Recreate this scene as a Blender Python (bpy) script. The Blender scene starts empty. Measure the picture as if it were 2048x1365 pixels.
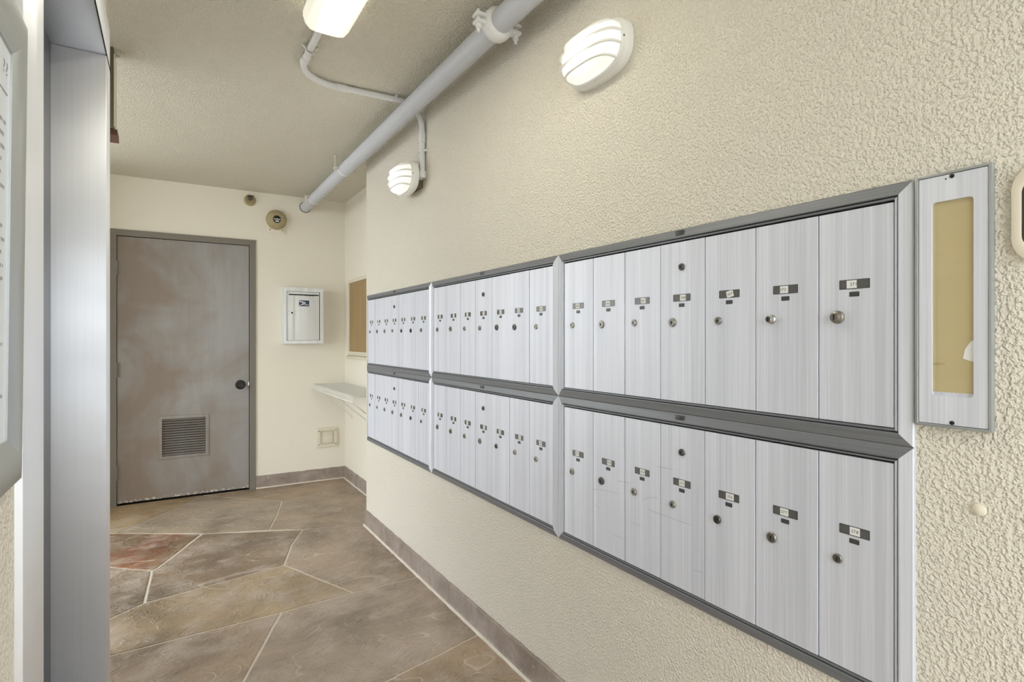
import bpy, bmesh, math, random
from mathutils import Vector, Matrix
random.seed(7)
C = bpy.context.scene.collection
PI = math.pi

# ------------------------------------------------------------------ camera, world, exposure
F_PX, YAW, HORIZON, EYE = 1130.0, math.atan(689/1130.0), 677.0, 1.265
cam_data = bpy.data.cameras.new('camera')
cam = bpy.data.objects.new('camera', cam_data); C.objects.link(cam)
cam.location = (0, 0, EYE); cam.rotation_euler = (PI/2, 0, -YAW)
cam_data.sensor_width = 36.0; cam_data.lens = F_PX/2048*36.0
cam_data.shift_y = -(682.5-HORIZON)/2048; cam_data.clip_start = 0.02
bpy.context.scene.camera = cam

world = bpy.data.worlds.new('overcast_sky'); bpy.context.scene.world = world
world.use_nodes = True
bg = world.node_tree.nodes['Background']
bg.inputs[0].default_value = (0.90, 0.955, 1.0, 1); bg.inputs[1].default_value = 2.4
vs = bpy.context.scene.view_settings
vs.view_transform = 'Standard'; vs.look = 'None'; vs.gamma = 1; vs.use_curve_mapping = False
vs.exposure = 1.14
bpy.context.scene.cycles.use_light_tree = False         # two lamps only: plain light sampling is quicker
FLUOR, BULK = 17.0, 80.0

W, YB, XA, YE, H = 1.15, 5.18, 1.379, 3.78, 2.497      # mail wall, back wall, alcove wall, wall end, ceiling
XL, XF = -0.165, -0.62                                  # elevator wall, far left wall
SN, CS = math.sin(YAW), math.cos(YAW)

def floor_pt(px, py):                                   # a point of the floor seen at a pixel of the photograph
    u = (px-1024)/F_PX; t = EYE*F_PX/(py-HORIZON)
    return ((SN+u*CS)*t, (CS-u*SN)*t)

# ------------------------------------------------------------------ helpers
def lin(c):
    c = c/255.0
    return c/12.92 if c <= 0.04045 else ((c+0.055)/1.055)**2.4
def rgb(r, g, b): return (lin(r), lin(g), lin(b), 1)

class MB:
    """collects shapes, builds ONE mesh object"""
    def __init__(s): s.v = []; s.f = []; s.mi = []; s.m = 0
    def add(s, vs_, fs):
        o = len(s.v); s.v += [tuple(p) for p in vs_]
        for f in fs: s.f.append([i+o for i in f]); s.mi.append(s.m)
        return s
    def box(s, x0, x1, y0, y1, z0, z1):
        return s.add([(x0,y0,z0),(x1,y0,z0),(x1,y1,z0),(x0,y1,z0),(x0,y0,z1),(x1,y0,z1),(x1,y1,z1),(x0,y1,z1)],
                     [(0,3,2,1),(4,5,6,7),(0,1,5,4),(1,2,6,5),(2,3,7,6),(3,0,4,7)])
    def prism_y(s, poly, y0, y1):                       # polygon in x,z (counter-clockwise seen from -y) pushed along y
        n = len(poly)
        return s.add([(x,y0,z) for x,z in poly]+[(x,y1,z) for x,z in poly],
                     [list(range(n)), list(range(2*n-1, n-1, -1))]+[((i+1)%n, i, i+n, (i+1)%n+n) for i in range(n)])
    def prism_x(s, poly, x0, x1):                       # polygon in y,z
        n = len(poly)
        return s.add([(x0,y,z) for y,z in poly]+[(x1,y,z) for y,z in poly],
                     [list(range(n-1,-1,-1)), list(range(n, 2*n))]+[(i, (i+1)%n, (i+1)%n+n, i+n) for i in range(n)])
    def lathe(s, prof, c=(0,0,0), axis=(0,-1,0), seg=24, cap=True):   # prof: (radius, distance along axis)
        a = Vector(axis).normalized(); p = a.orthogonal().normalized(); q = a.cross(p); c = Vector(c)
        vs_, fs = [], []
        for r, h in prof:
            for k in range(seg):
                t = 2*PI*k/seg; vs_.append(c+a*h+(p*math.cos(t)+q*math.sin(t))*r)
        for j in range(len(prof)-1):
            for k in range(seg):
                k2 = (k+1)%seg; fs.append((j*seg+k, j*seg+k2, (j+1)*seg+k2, (j+1)*seg+k))
        if cap:
            fs.append(list(range(seg-1,-1,-1))); fs.append([(len(prof)-1)*seg+k for k in range(seg)])
        return s.add(vs_, fs)
    def cyl(s, p0, p1, r, seg=16): 
        p0, p1 = Vector(p0), Vector(p1); d = p1-p0
        return s.lathe([(r,0),(r,d.length)], p0, d, seg)
    def tube(s, pts, r, seg=12, closed=False):
        pts = [Vector(p) for p in pts]; n = len(pts); rr = r if isinstance(r, (list, tuple)) else [r]*n
        vs_, fs = [], []; prev = None
        for i, p in enumerate(pts):
            if closed: d = (pts[(i+1)%n]-pts[i-1]).normalized()
            else: d = (pts[min(i+1,n-1)]-pts[max(i-1,0)]).normalized()
            a = d.orthogonal().normalized() if prev is None else (prev-d*prev.dot(d)).normalized()
            prev = a; b = d.cross(a)
            for k in range(seg):
                t = 2*PI*k/seg; vs_.append(p+(a*math.cos(t)+b*math.sin(t))*rr[i])
        for j in range(n if closed else n-1):
            j2 = (j+1)%n
            for k in range(seg):
                k2 = (k+1)%seg; fs.append((j*seg+k, j*seg+k2, j2*seg+k2, j2*seg+k))
        if not closed:
            fs.append(list(range(seg-1,-1,-1))); fs.append([(n-1)*seg+k for k in range(seg)])
        return s.add(vs_, fs)
    def build(s, name, mats, parent=None, smooth=False, bevel=0, seg=2, kind=None, label=None, angle=35):
        me = bpy.data.meshes.new(name)
        me.from_pydata(s.v, [], s.f)
        if not isinstance(mats, (list, tuple)): mats = [mats]
        for m in mats: me.materials.append(m)
        for p, i in zip(me.polygons, s.mi): p.material_index = i
        bm = bmesh.new(); bm.from_mesh(me)
        bmesh.ops.recalc_face_normals(bm, faces=bm.faces)
        if bevel:
            ed = [e for e in bm.edges if len(e.link_faces) == 2 and e.calc_face_angle() > math.radians(30)]
            bmesh.ops.bevel(bm, geom=ed, offset=bevel, segments=seg, affect='EDGES', profile=0.5, clamp_overlap=True)
        bm.to_mesh(me); bm.free()
        if smooth or bevel:
            for p in me.polygons: p.use_smooth = True
            me.set_sharp_from_angle(angle=math.radians(angle))
        o = bpy.data.objects.new(name, me); C.objects.link(o)
        if parent: o.parent = parent
        if kind: o['kind'] = kind
        if label: o['label'] = label
        return o

def thing(name, label, cat, loc=(0,0,0), rz=0, group=None):
    o = bpy.data.objects.new(name, None); C.objects.link(o); o.empty_display_size = 0.1
    o.location = loc; o.rotation_euler = (0, 0, rz); o['label'] = label; o['category'] = cat
    if group: o['group'] = group
    return o
def struct_empty(name, loc=(0,0,0), rz=0):
    o = bpy.data.objects.new(name, None); C.objects.link(o); o.location = loc; o.rotation_euler = (0,0,rz)
    o['kind'] = 'structure'; return o
def rrect(x0, x1, z0, z1, r, n=6):
    pts = []
    for cx, cz, a in ((x1-r,z0+r,-90),(x1-r,z1-r,0),(x0+r,z1-r,90),(x0+r,z0+r,180)):
        for k in range(n+1):
            t = math.radians(a+90*k/n); pts.append((cx+r*math.cos(t), cz+r*math.sin(t)))
    return pts
def arc(p, a, b, n=8):                                  # quarter bend at corner p between points a and b
    a, b, p = Vector(a), Vector(b), Vector(p); out = []
    for k in range(n+1):
        t = PI/2*k/n; out.append(p+(a-p)*(1-math.sin(t))+(b-p)*(1-math.cos(t)))
    return out
def ring_plate(mb, outer, inner, y0, y1):               # plate with a hole (same point count) in the x,z plane
    n = len(outer)
    mb.add([(x,y0,z) for x,z in outer]+[(x,y0,z) for x,z in inner]+[(x,y1,z) for x,z in outer]+[(x,y1,z) for x,z in inner],
           [(i,(i+1)%n,(i+1)%n+n,i+n) for i in range(n)]+[((i+1)%n,i,i+2*n,(i+1)%n+2*n) for i in range(n)]+
           [(i+n,(i+1)%n+n,(i+1)%n+3*n,i+3*n) for i in range(n)]+[(i+3*n,(i+1)%n+3*n,(i+1)%n+2*n,i+2*n) for i in range(n)])

# ------------------------------------------------------------------ materials
def mat(name, col, rough=0.5, metal=0.0, spec=0.5, emit=None, estr=0.0):
    m = bpy.data.materials.new(name); m.use_nodes = True
    b = m.node_tree.nodes['Principled BSDF']
    b.inputs['Base Color'].default_value = col; b.inputs['Roughness'].default_value = rough
    b.inputs['Metallic'].default_value = metal; b.inputs['Specular IOR Level'].default_value = spec
    if emit: b.inputs['Emission Color'].default_value = emit; b.inputs['Emission Strength'].default_value = estr
    return m
class NT:
    def __init__(s, m): s.t = m.node_tree; s.n = s.t.nodes; s.l = s.t.links; s.b = s.n['Principled BSDF']
    def new(s, typ, **kw):
        n = s.n.new(typ)
        for k, v in kw.items():
            if hasattr(n, k): setattr(n, k, v)
        return n
    def link(s, a, b): s.l.new(a, b)
    def coord(s, scale=(1,1,1), rot=(0,0,0), which='Object'):
        tc = s.n.new('ShaderNodeTexCoord'); mp = s.n.new('ShaderNodeMapping')
        mp.inputs['Scale'].default_value = scale; mp.inputs['Rotation'].default_value = rot
        s.link(tc.outputs[which], mp.inputs['Vector']); return mp.outputs[0]
    def noise(s, vec, scale, detail=3, rough=0.5, dist=0.0):
        n = s.n.new('ShaderNodeTexNoise'); n.inputs['Scale'].default_value = scale
        n.inputs['Detail'].default_value = detail; n.inputs['Roughness'].default_value = rough
        n.inputs['Distortion'].default_value = dist; s.link(vec, n.inputs['Vector']); return n.outputs['Fac']
    def ramp(s, fac, stops):
        r = s.n.new('ShaderNodeValToRGB'); e = r.color_ramp.elements
        e[0].position, e[0].color = stops[0]; e[1].position, e[1].color = stops[-1]
        for p, c in stops[1:-1]: x = e.new(p); x.color = c
        s.link(fac, r.inputs[0]); return r.outputs[0]
    def mix(s, fac, a, b, blend='MIX'):
        n = s.n.new('ShaderNodeMix'); n.data_type = 'RGBA'; n.blend_type = blend
        for sock, val in ((n.inputs[0], fac), (n.inputs[6], a), (n.inputs[7], b)):
            if hasattr(val, 'is_output'): s.link(val, sock)
            else: sock.default_value = val
        return n.outputs[2]
    def math(s, op, a, b=0.0):
        n = s.n.new('ShaderNodeMath'); n.operation = op
        for sock, val in ((n.inputs[0], a), (n.inputs[1], b)):
            if hasattr(val, 'is_output'): s.link(val, sock)
            else: sock.default_value = val
        return n.outputs[0]
    def bump(s, h, strength, dist, prev=None):
        n = s.n.new('ShaderNodeBump'); n.inputs['Strength'].default_value = strength
        n.inputs['Distance'].default_value = dist; s.link(h, n.inputs['Height'])
        if prev is not None: s.link(prev, n.inputs['Normal'])
        s.link(n.outputs[0], s.b.inputs['Normal']); return n.outputs[0]
def g(v): return (v, v, v, 1)

def stucco(name, col, grain, strength, dist, col2=None):
    m = mat(name, col, 0.75, spec=0.3); t = NT(m); v = t.coord()
    big = t.noise(v, 1.3, 4, 0.6)
    c = t.mix(t.ramp(big, [(0.35, g(0)), (0.65, g(1))]), col, col2 or col)
    fine = t.noise(v, 5.0, 5, 0.7)
    t.link(t.mix(t.ramp(fine, [(0.62, g(0)), (0.80, g(0.25))]), c, tuple(x*0.86 for x in col[:3])+(1,)), t.b.inputs['Base Color'])
    n1 = t.noise(v, grain, 1.6, 0.55, 0.0)
    h = t.ramp(n1, [(0.40, g(0)), (0.52, g(0.35)), (0.66, g(1))])
    if strength:
        t.bump(h, strength, dist)
    return m
WALLC, WALLC2 = rgb(233, 227, 212), rgb(231, 225, 212)
M = {}
M['stucco'] = stucco('cream_stucco', WALLC, 140, 0.8, 0.0040, WALLC2)
M['ceil'] = stucco('cream_ceiling_texture', rgb(234, 229, 214), 125, 1.0, 0.0045, rgb(232, 226, 210))
M['smooth'] = stucco('cream_smooth_plaster', rgb(240, 235, 220), 9, 0.12, 0.003, rgb(238, 232, 218))
M['trimcream'] = mat('cream_trim_paint', rgb(226, 218, 198), 0.5)
M['white'] = mat('white_plastic', rgb(240, 240, 236), 0.35)
M['lampwhite'] = mat('white_lamp_housing', rgb(244, 244, 238), 0.4)
M['conduit'] = mat('white_pipe_paint', rgb(236, 236, 236), 0.4)
M['pipe'] = mat('pale_grey_pipe_paint', rgb(205, 208, 216), 0.45)
M['black'] = mat('black_metal', rgb(38, 37, 35), 0.4, 0.3)
M['dark'] = mat('dark_gap', rgb(20, 20, 20), 0.9)
M['ink'] = mat('black_ink', rgb(45, 45, 48), 0.7)
M['paper'] = mat('white_paper', rgb(236, 236, 234), 0.7)
M['oldbrass'] = mat('tarnished_nickel', rgb(150, 146, 138), 0.38, 0.85)
M['chrome'] = mat('chrome', rgb(205, 205, 205), 0.15, 1.0)
M['darklock'] = mat('dark_nickel', rgb(95, 92, 88), 0.35, 0.8)
M['olive'] = mat('olive_brown_paint', rgb(104, 96, 74), 0.5)
M['belltan'] = mat('tan_bell_paint', rgb(170, 157, 120), 0.4)
M['redbrown'] = mat('red_brown_paint', rgb(112, 78, 62), 0.6)
M['label'] = mat('dark_label_window', rgb(96, 96, 94), 0.25)
M['sheet'] = mat('cool_white_sheet', rgb(228, 234, 240), 0.3)
M['scratch'] = mat('scratch_grey', rgb(172, 173, 176), 0.5)
M['faint'] = mat('faded_print', rgb(168, 168, 172), 0.7)
M['plate'] = mat('dark_number_plate', rgb(66, 66, 66), 0.4)

def brushed(name, c1, c2, rough, metal, axis, streak=240, aniso=0.0, contrast=(0.35, 0.65)):
    m = mat(name, c1, rough, metal); t = NT(m)
    long_ = 0.012
    sc = {'z': (1, 1, long_), 'x': (long_, 1, 1), 'y': (1, long_, 1)}[axis]
    v = t.coord(sc)
    a = t.noise(v, streak, 2, 0.6); b = t.noise(v, streak*0.12, 3, 0.6)
    s_ = t.math('ADD', t.math('MULTIPLY', a, 0.45), t.math('MULTIPLY', b, 0.55))
    t.link(t.mix(t.ramp(s_, [(contrast[0], g(0)), (contrast[1], g(1))]), c2, c1), t.b.inputs['Base Color'])
    t.bump(a, 0.08, 0.0006)
    if aniso:
        t.b.inputs['Anisotropic'].default_value = aniso
        cx = t.n.new('ShaderNodeCombineXYZ')
        # grain direction in world space: walls' things are turned, so 'x' grain of the mail wall runs along world y
        d = {'z': (0,0,1), 'x': (0,1,0), 'y': (0,1,0)}[axis]
        for k in range(3): cx.inputs[k].default_value = d[k]
        t.link(cx.outputs[0], t.b.inputs['Tangent'])
    return m
M['alu'] = brushed('brushed_aluminium_door', rgb(233, 236, 246), rgb(209, 212, 222), 0.45, 0.2, 'z')
M['alu_v'] = brushed('brushed_aluminium_upright', rgb(224, 227, 236), rgb(198, 201, 210), 0.45, 0.25, 'z')
M['alu_h'] = brushed('shaded_aluminium_rail', rgb(138, 140, 144), rgb(121, 123, 127), 0.45, 0.3, 'x')  # same aluminium as the uprights; its duller reflection is put into the colour
M['alu_box'] = brushed('pale_aluminium_box', rgb(244, 246, 247), rgb(226, 229, 230), 0.4, 0.15, 'z', 120)

def steel():
    m = mat('brushed_stainless_steel', rgb(214, 216, 222), 0.24, 0.7); t = NT(m)
    v = t.coord((0.25, 0.25, 1.0))
    wave = t.noise(v, 5.5, 2, 0.5)
    line = t.noise(t.coord((260, 260, 1.2)), 1.0, 2, 0.5)
    t.link(t.mix(t.ramp(line, [(0.35, g(0)), (0.65, g(1))]), rgb(232, 234, 239), rgb(235, 237, 242)), t.b.inputs['Base Color'])
    n1 = t.bump(wave, 0.22, 0.012)
    t.b.inputs['Anisotropic'].default_value = 0.8       # vertical grain smears reflections sideways
    cx = t.n.new('ShaderNodeCombineXYZ'); cx.inputs[0].default_value = 1; cx.inputs[1].default_value = 1
    t.link(cx.outputs[0], t.b.inputs['Tangent'])
    smear = t.noise(v, 7, 4, 0.6)
    t.link(t.ramp(smear, [(0.3, g(0.42)), (0.7, g(0.52))]), t.b.inputs['Roughness'])
    return m
M['steel'] = steel()
M['steel_dark'] = mat('grey_steel_door', rgb(112, 114, 118), 0.35, 0.7)
M['framegrey'] = mat('silver_poster_frame', rgb(176, 180, 180), 0.35, 0.5)

def door_paint():
    m = mat('mottled_brown_grey_door_paint', rgb(120, 108, 98), 0.42); t = NT(m); v = t.coord()
    a = t.noise(v, 1.6, 4, 0.6, 0.5)
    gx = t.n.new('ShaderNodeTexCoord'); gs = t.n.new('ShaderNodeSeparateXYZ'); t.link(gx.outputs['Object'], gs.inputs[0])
    a = t.math('ADD', a, t.math('MULTIPLY', t.math('ADD', gs.outputs[0], -0.12), 0.22))      # shifts from brown to grey towards the latch side
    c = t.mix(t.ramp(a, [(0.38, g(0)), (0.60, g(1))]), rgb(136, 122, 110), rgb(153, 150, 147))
    b = t.noise(t.coord((9, 9, 1.2)), 1.6, 3, 0.6)
    c = t.mix(t.ramp(b, [(0.45, g(0)), (0.75, g(0.22))]), c, rgb(118, 104, 92))
    # scuffed paint along the bottom edge
    tc = t.n.new('ShaderNodeTexCoord'); sp = t.n.new('ShaderNodeSeparateXYZ'); t.link(tc.outputs['Object'], sp.inputs[0])
    chip = t.noise(v, 60, 3, 0.6)
    low = t.math('LESS_THAN', sp.outputs[2], 0.033)
    c = t.mix(t.math('MULTIPLY', low, t.math('GREATER_THAN', chip, 0.55)), c, rgb(206, 198, 186))
    t.link(c, t.b.inputs['Base Color'])
    t.link(t.ramp(a, [(0.38, g(0.42)), (0.60, g(0.30))]), t.b.inputs['Roughness'])
    t.bump(t.noise(v, 8, 3), 0.1, 0.004)
    return m
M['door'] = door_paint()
M['doorframe'] = mat('grey_brown_frame_paint', rgb(124, 118, 108), 0.45)

def stone_mat():
    m = mat('stamped_slate_stone', rgb(140, 122, 104), 0.42, spec=0.4); t = NT(m)
    oi = t.n.new('ShaderNodeObjectInfo')
    v = t.coord((1, 1, 1), (0, 0, math.radians(-14)))
    vs_ = t.coord((1.0, 3.2, 1), (0, 0, math.radians(-14)))
    a = t.noise(v, 2.4, 6, 0.62, 0.4)
    c = t.mix(t.ramp(a, [(0.30, g(0)), (0.68, g(1))]), g(0.76), g(1.80))
    b = t.noise(v, 5.0, 6, 0.7)
    rust = t.math('MULTIPLY', t.ramp(t.noise(v, 3.1, 3, 0.6), [(0.42, g(0)), (0.58, g(1))]), oi.outputs['Alpha'])
    col = t.mix(rust, oi.outputs['Color'], rgb(116, 76, 54))
    col = t.mix(1.0, col, c, 'MULTIPLY')
    col = t.mix(t.ramp(b, [(0.46, g(0)), (0.66, g(0.75))]), col, rgb(186, 172, 160))
    sp = t.noise(v, 190, 1, 0.6)
    col = t.mix(t.ramp(sp, [(0.58, g(0)), (0.72, g(0.30))]), col, rgb(212, 202, 188))
    t.link(t.ramp(b, [(0.3, g(0.36)), (0.7, g(0.55))]), t.b.inputs['Roughness'])
    # slate clefts: terraces of a stretched noise, with thin veins along their edges
    n = t.noise(vs_, 1.05, 2.0, 0.40, 0.9)
    k = t.math('MULTIPLY', n, 8.0)
    fr = t.math('FRACT', k)
    vein = t.ramp(fr, [(0.0, g(0.8)), (0.02, g(0.7)), (0.045, g(0)), (1.0, g(0))])
    col = t.mix(t.math('MULTIPLY', vein, t.ramp(a, [(0.40, g(0.25)), (0.60, g(1))])), col, rgb(206, 194, 176))
    t.link(col, t.b.inputs['Base Color'])
    step = t.math('ADD', t.math('FLOOR', k), t.ramp(fr, [(0.0, g(0)), (0.07, g(1)), (1.0, g(1))]))
    nb = t.bump(t.math('MULTIPLY', step, 0.25), 0.9, 0.010)
    small = t.noise(t.coord((1.0, 1.7, 1), (0, 0, math.radians(-14))), 5.5, 3, 0.6, 1.2)
    nb = t.bump(t.ramp(small, [(0.44, g(0)), (0.50, g(1)), (0.56, g(0))]), 0.5, 0.005, nb)
    t.bump(t.noise(v, 110, 3, 0.6), 0.5, 0.002, nb)
    return m
M['stone'] = stone_mat()
def grout():
    m = mat('pale_grout', rgb(188, 178, 162), 0.7); t = NT(m); v = t.coord()
    t.link(t.mix(t.noise(v, 9, 4, 0.6), rgb(196, 186, 170), rgb(228, 221, 208)), t.b.inputs['Base Color'])
    t.bump(t.noise(v, 90, 3), 0.3, 0.002); return m
M['grout'] = grout()
def base_mat():
    m = mat('mauve_brown_base_paint', rgb(142, 127, 117), 0.55); t = NT(m); v = t.coord()
    a = t.noise(v, 6, 6, 0.65, 0.5)
    c = t.mix(t.ramp(a, [(0.35, g(0)), (0.7, g(1))]), rgb(132, 118, 107), rgb(172, 159, 151))
    b = t.noise(v, 38, 4, 0.6)
    c = t.mix(t.ramp(b, [(0.62, g(0)), (0.72, g(0.6))]), c, rgb(196, 186, 178))
    t.link(c, t.b.inputs['Base Color']); t.bump(t.noise(v, 30, 5, 0.6), 0.5, 0.006); return m
M['base'] = base_mat()
def board_mat():
    m = mat('brown_board', rgb(160, 134, 92), 0.6); t = NT(m); v = t.coord((3, 3, 0.5))
    t.link(t.mix(t.noise(v, 3, 5, 0.6), rgb(146, 120, 78), rgb(176, 150, 108)), t.b.inputs['Base Color']); return m
M['board'] = board_mat()
def tan_mat():
    m = mat('yellowed_directory_card', rgb(196, 178, 126), 0.4); t = NT(m)
    v = t.coord((1.0, 1.0, 4.0))
    c = t.mix(t.noise(v, 4, 4, 0.6), rgb(186, 170, 128), rgb(203, 188, 146))
    s = t.noise(t.coord((3, 3, 16)), 5, 2, 0.6)
    c = t.mix(t.ramp(s, [(0.66, g(0)), (0.76, g(0.5))]), c, rgb(150, 128, 82))
    t.link(c, t.b.inputs['Base Color']); return m
M['tan'] = tan_mat()
M['blue'] = mat('postal_blue_sticker', rgb(38, 62, 98), 0.35)
M['concrete'] = mat('outdoor_concrete', rgb(176, 172, 164), 0.8)
M['wire'] = mat('white_coated_wire', rgb(236, 235, 228), 0.4)
M['dkwin'] = mat('dark_tinted_window', rgb(66, 58, 48), 0.2)

def lens_mat(name, base, col, strength, axes, falloff):
    """diffuser lit by the bulb behind it: brightest over the bulb, which lies along the local origin line"""
    m = mat(name, base, 0.35); t = NT(m)
    tc = t.n.new('ShaderNodeTexCoord'); mp = t.n.new('ShaderNodeMapping'); mp.inputs['Scale'].default_value = axes
    t.link(tc.outputs['Object'], mp.inputs[0])
    ln = t.n.new('ShaderNodeVectorMath'); ln.operation = 'LENGTH'; t.link(mp.outputs[0], ln.inputs[0])
    e = t.ramp(ln.outputs['Value'], falloff)
    t.link(t.math('MULTIPLY', e, strength), t.b.inputs['Emission Strength'])
    t.b.inputs['Emission Color'].default_value = col
    return m
M['fluor'] = lens_mat('fluorescent_diffuser', rgb(226, 224, 208), (1.0, 0.96, 0.82, 1), FLUOR, (1/0.09, 1.0, 0),
                      [(0.0, g(1)), (0.45, g(0.6)), (0.58, g(0.14)), (0.66, g(0.032)), (0.8, g(0.020)), (1.0, g(0.016))])
M['bulk'] = lens_mat('bulkhead_glass', rgb(222, 224, 222), (1.0, 0.97, 0.88, 1), BULK, (1/0.16, 1/0.16, 1/0.12),
                     [(0.0, g(1)), (0.36, g(0.7)), (0.46, g(0.06)), (0.53, g(0.009)), (0.60, g(0.004)), (1.0, g(0.0022))])

# ------------------------------------------------------------------ glyphs (mesh digits and letters)
GL = {}
def load_glyphs(chars):
    tmp = []
    for ch in chars:
        cu = bpy.data.curves.new('glyph', 'FONT'); cu.body = ch; cu.size = 1.0; cu.resolution_u = 2
        o = bpy.data.objects.new('glyph', cu); C.objects.link(o); tmp.append((ch, o, cu))
    dg = bpy.context.evaluated_depsgraph_get()
    for ch, o, cu in tmp:
        me = o.evaluated_get(dg).to_mesh()
        vs_ = [(v.co.x, v.co.y) for v in me.vertices]; fs = [list(p.vertices) for p in me.polygons]
        GL[ch] = (vs_, fs, max((x for x, _ in vs_), default=0.3))
        o.evaluated_get(dg).to_mesh_clear()
    for ch, o, cu in tmp: bpy.data.objects.remove(o); bpy.data.curves.remove(cu)
load_glyphs('0123456789?LETRS')
def write(mb, text, x, z, size, y, tilt=0.0, centre=True, squeeze=1.0):
    wd = sum((GL[c][2]+0.08)*size*squeeze for c in text)
    cx = -wd/2 if centre else 0
    for c in text:
        vs_, fs, w = GL[c]
        pts = []
        for px, pz in vs_:
            lx, lz = cx+px*size*squeeze, (pz-0.35)*size
            pts.append((x+lx*math.cos(tilt)-lz*math.sin(tilt), y, z+lx*math.sin(tilt)+lz*math.cos(tilt)))
        mb.add(pts, fs); cx += (w+0.08)*size*squeeze

# ------------------------------------------------------------------ room shell
def struct(name, mb, m, **k): return mb.build(name, m, kind='structure', **k)
YN = -1.2                                               # unseen end behind the camera, opening added to let daylight in
mb = MB(); mb.box(W, 1.75, YN, YE, 0, H); wall_right = struct('wall_right', mb, M['stucco'])
mb = MB(); mb.box(XA, 1.75, YE, YB+0.2, 0, H); struct('wall_alcove', mb, M['smooth'])
DX0, DX1, DZ1 = -0.374, 0.633, 2.088                    # door frame outline in the back wall
mb = MB(); mb.box(XF-0.2, DX0+0.02, YB, YB+0.2, 0, H); mb.box(DX1-0.02, XA, YB, YB+0.2, 0, H)
mb.box(DX0+0.02, DX1-0.02, YB, YB+0.2, DZ1-0.02, H); struct('wall_back', mb, M['smooth'])
mb = MB(); mb.box(XF-0.2, XF, 2.20, 2.85, 0, H); mb.box(XF-0.2, XF, 4.72, YB, 0, H); struct('wall_far_left', mb, M['smooth'])      # short piers: the unseen opening between them is added to let daylight in
# the elevator shaft block: wall with the doorway
EY0, EY1, EZ = 1.074, 2.08, 2.115
mb = MB()
mb.box(-1.9, XL, YN, EY0-0.02, 0, H); mb.box(-1.9, XL, EY1+0.02, 2.20, 0, H); mb.box(-1.9, XL, EY0-0.02, EY1+0.02, EZ+0.02, H)  # its unseen stretch beside and behind the camera is added to cut daylight
struct('wall_left', mb, M['stucco'])
mb = MB(); mb.box(-2.6, 1.75, YN, YB+0.2, H, H+0.2); struct('ceiling', mb, M['ceil'])  # unseen overhang past the left opening added to hold back sky light
mb = MB(); mb.box(XF-0.2, 1.75, YN, YB+0.2, -0.2, -0.0035)
floor = struct('floor', mb, M['grout'])
mb = MB(); mb.box(-16, 16, -24, YN, -0.22, -0.015); mb.box(-16, XF-0.2, YN, 16, -0.22, -0.015)
struct('ground', mb, M['concrete'])

# flagstones: every stone is its own piece of the floor
def K(cx, cy): return floor_pt(200+cx/2.926, 930+cy/2.926)
def clip_left(poly, xm):
    out = []
    for i in range(len(poly)):
        a, b = poly[i-1], poly[i]
        if (a[0] >= xm) != (b[0] >= xm):
            t = (xm-a[0])/(b[0]-a[0]); out.append((xm, a[1]+(b[1]-a[1])*t))
        if b[0] >= xm: out.append(b)
    return out
def area(p): return 0.5*sum(p[i-1][0]*p[i][1]-p[i][0]*p[i-1][1] for i in range(len(p)))
def inset(p, d):
    n = len(p); out = []
    for i in range(n):
        a, b, c = Vector(p[i-1]), Vector(p[i]), Vector(p[(i+1)%n])
        e1, e2 = (b-a).normalized(), (c-b).normalized()
        n1, n2 = Vector((-e1.y, e1.x)), Vector((-e2.y, e2.x))
        s_ = n1+n2; k = max(0.35, 1+n1.dot(n2)); out.append(tuple(b+s_*(d/k)))
    return out
def roughen(p, step=0.11, amp=0.0028):
    out = []
    for i in range(len(p)):
        a, b = Vector(p[i]), Vector(p[(i+1)%len(p)]); L = (b-a).length; n = max(1, int(L/step))
        nrm = Vector((-(b-a).y, (b-a).x))/max(L, 1e-6)
        for k in range(n):
            q = a+(b-a)*(k/n)
            w = 0 if k == 0 else amp*math.sin(q.x*23.1+q.y*17.3)*0.7+amp*0.5*math.sin(q.x*61+q.y*43)
            if k and (n1 := nrm) is not None:                       # same wobble on both stones of a joint
                s_ = 1 if (nrm.x, nrm.y) > (0, 0) else -1; q = q+nrm*s_*w
            out.append((q.x, q.y))
    return out
bwx = K(560, 176)[0]
PP = floor_pt(377, 1564); L3w = floor_pt(966, 1266); L3l = floor_pt(100, 1704)
xs = W-0.012
def onwall(p): return (xs, p[1])
L1w, L2w = onwall(K(1545, 343)), onwall(K(1868, 651)); L3w = onwall(L3w)
a_, b_ = K(605, 180), K(100, 402)
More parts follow.
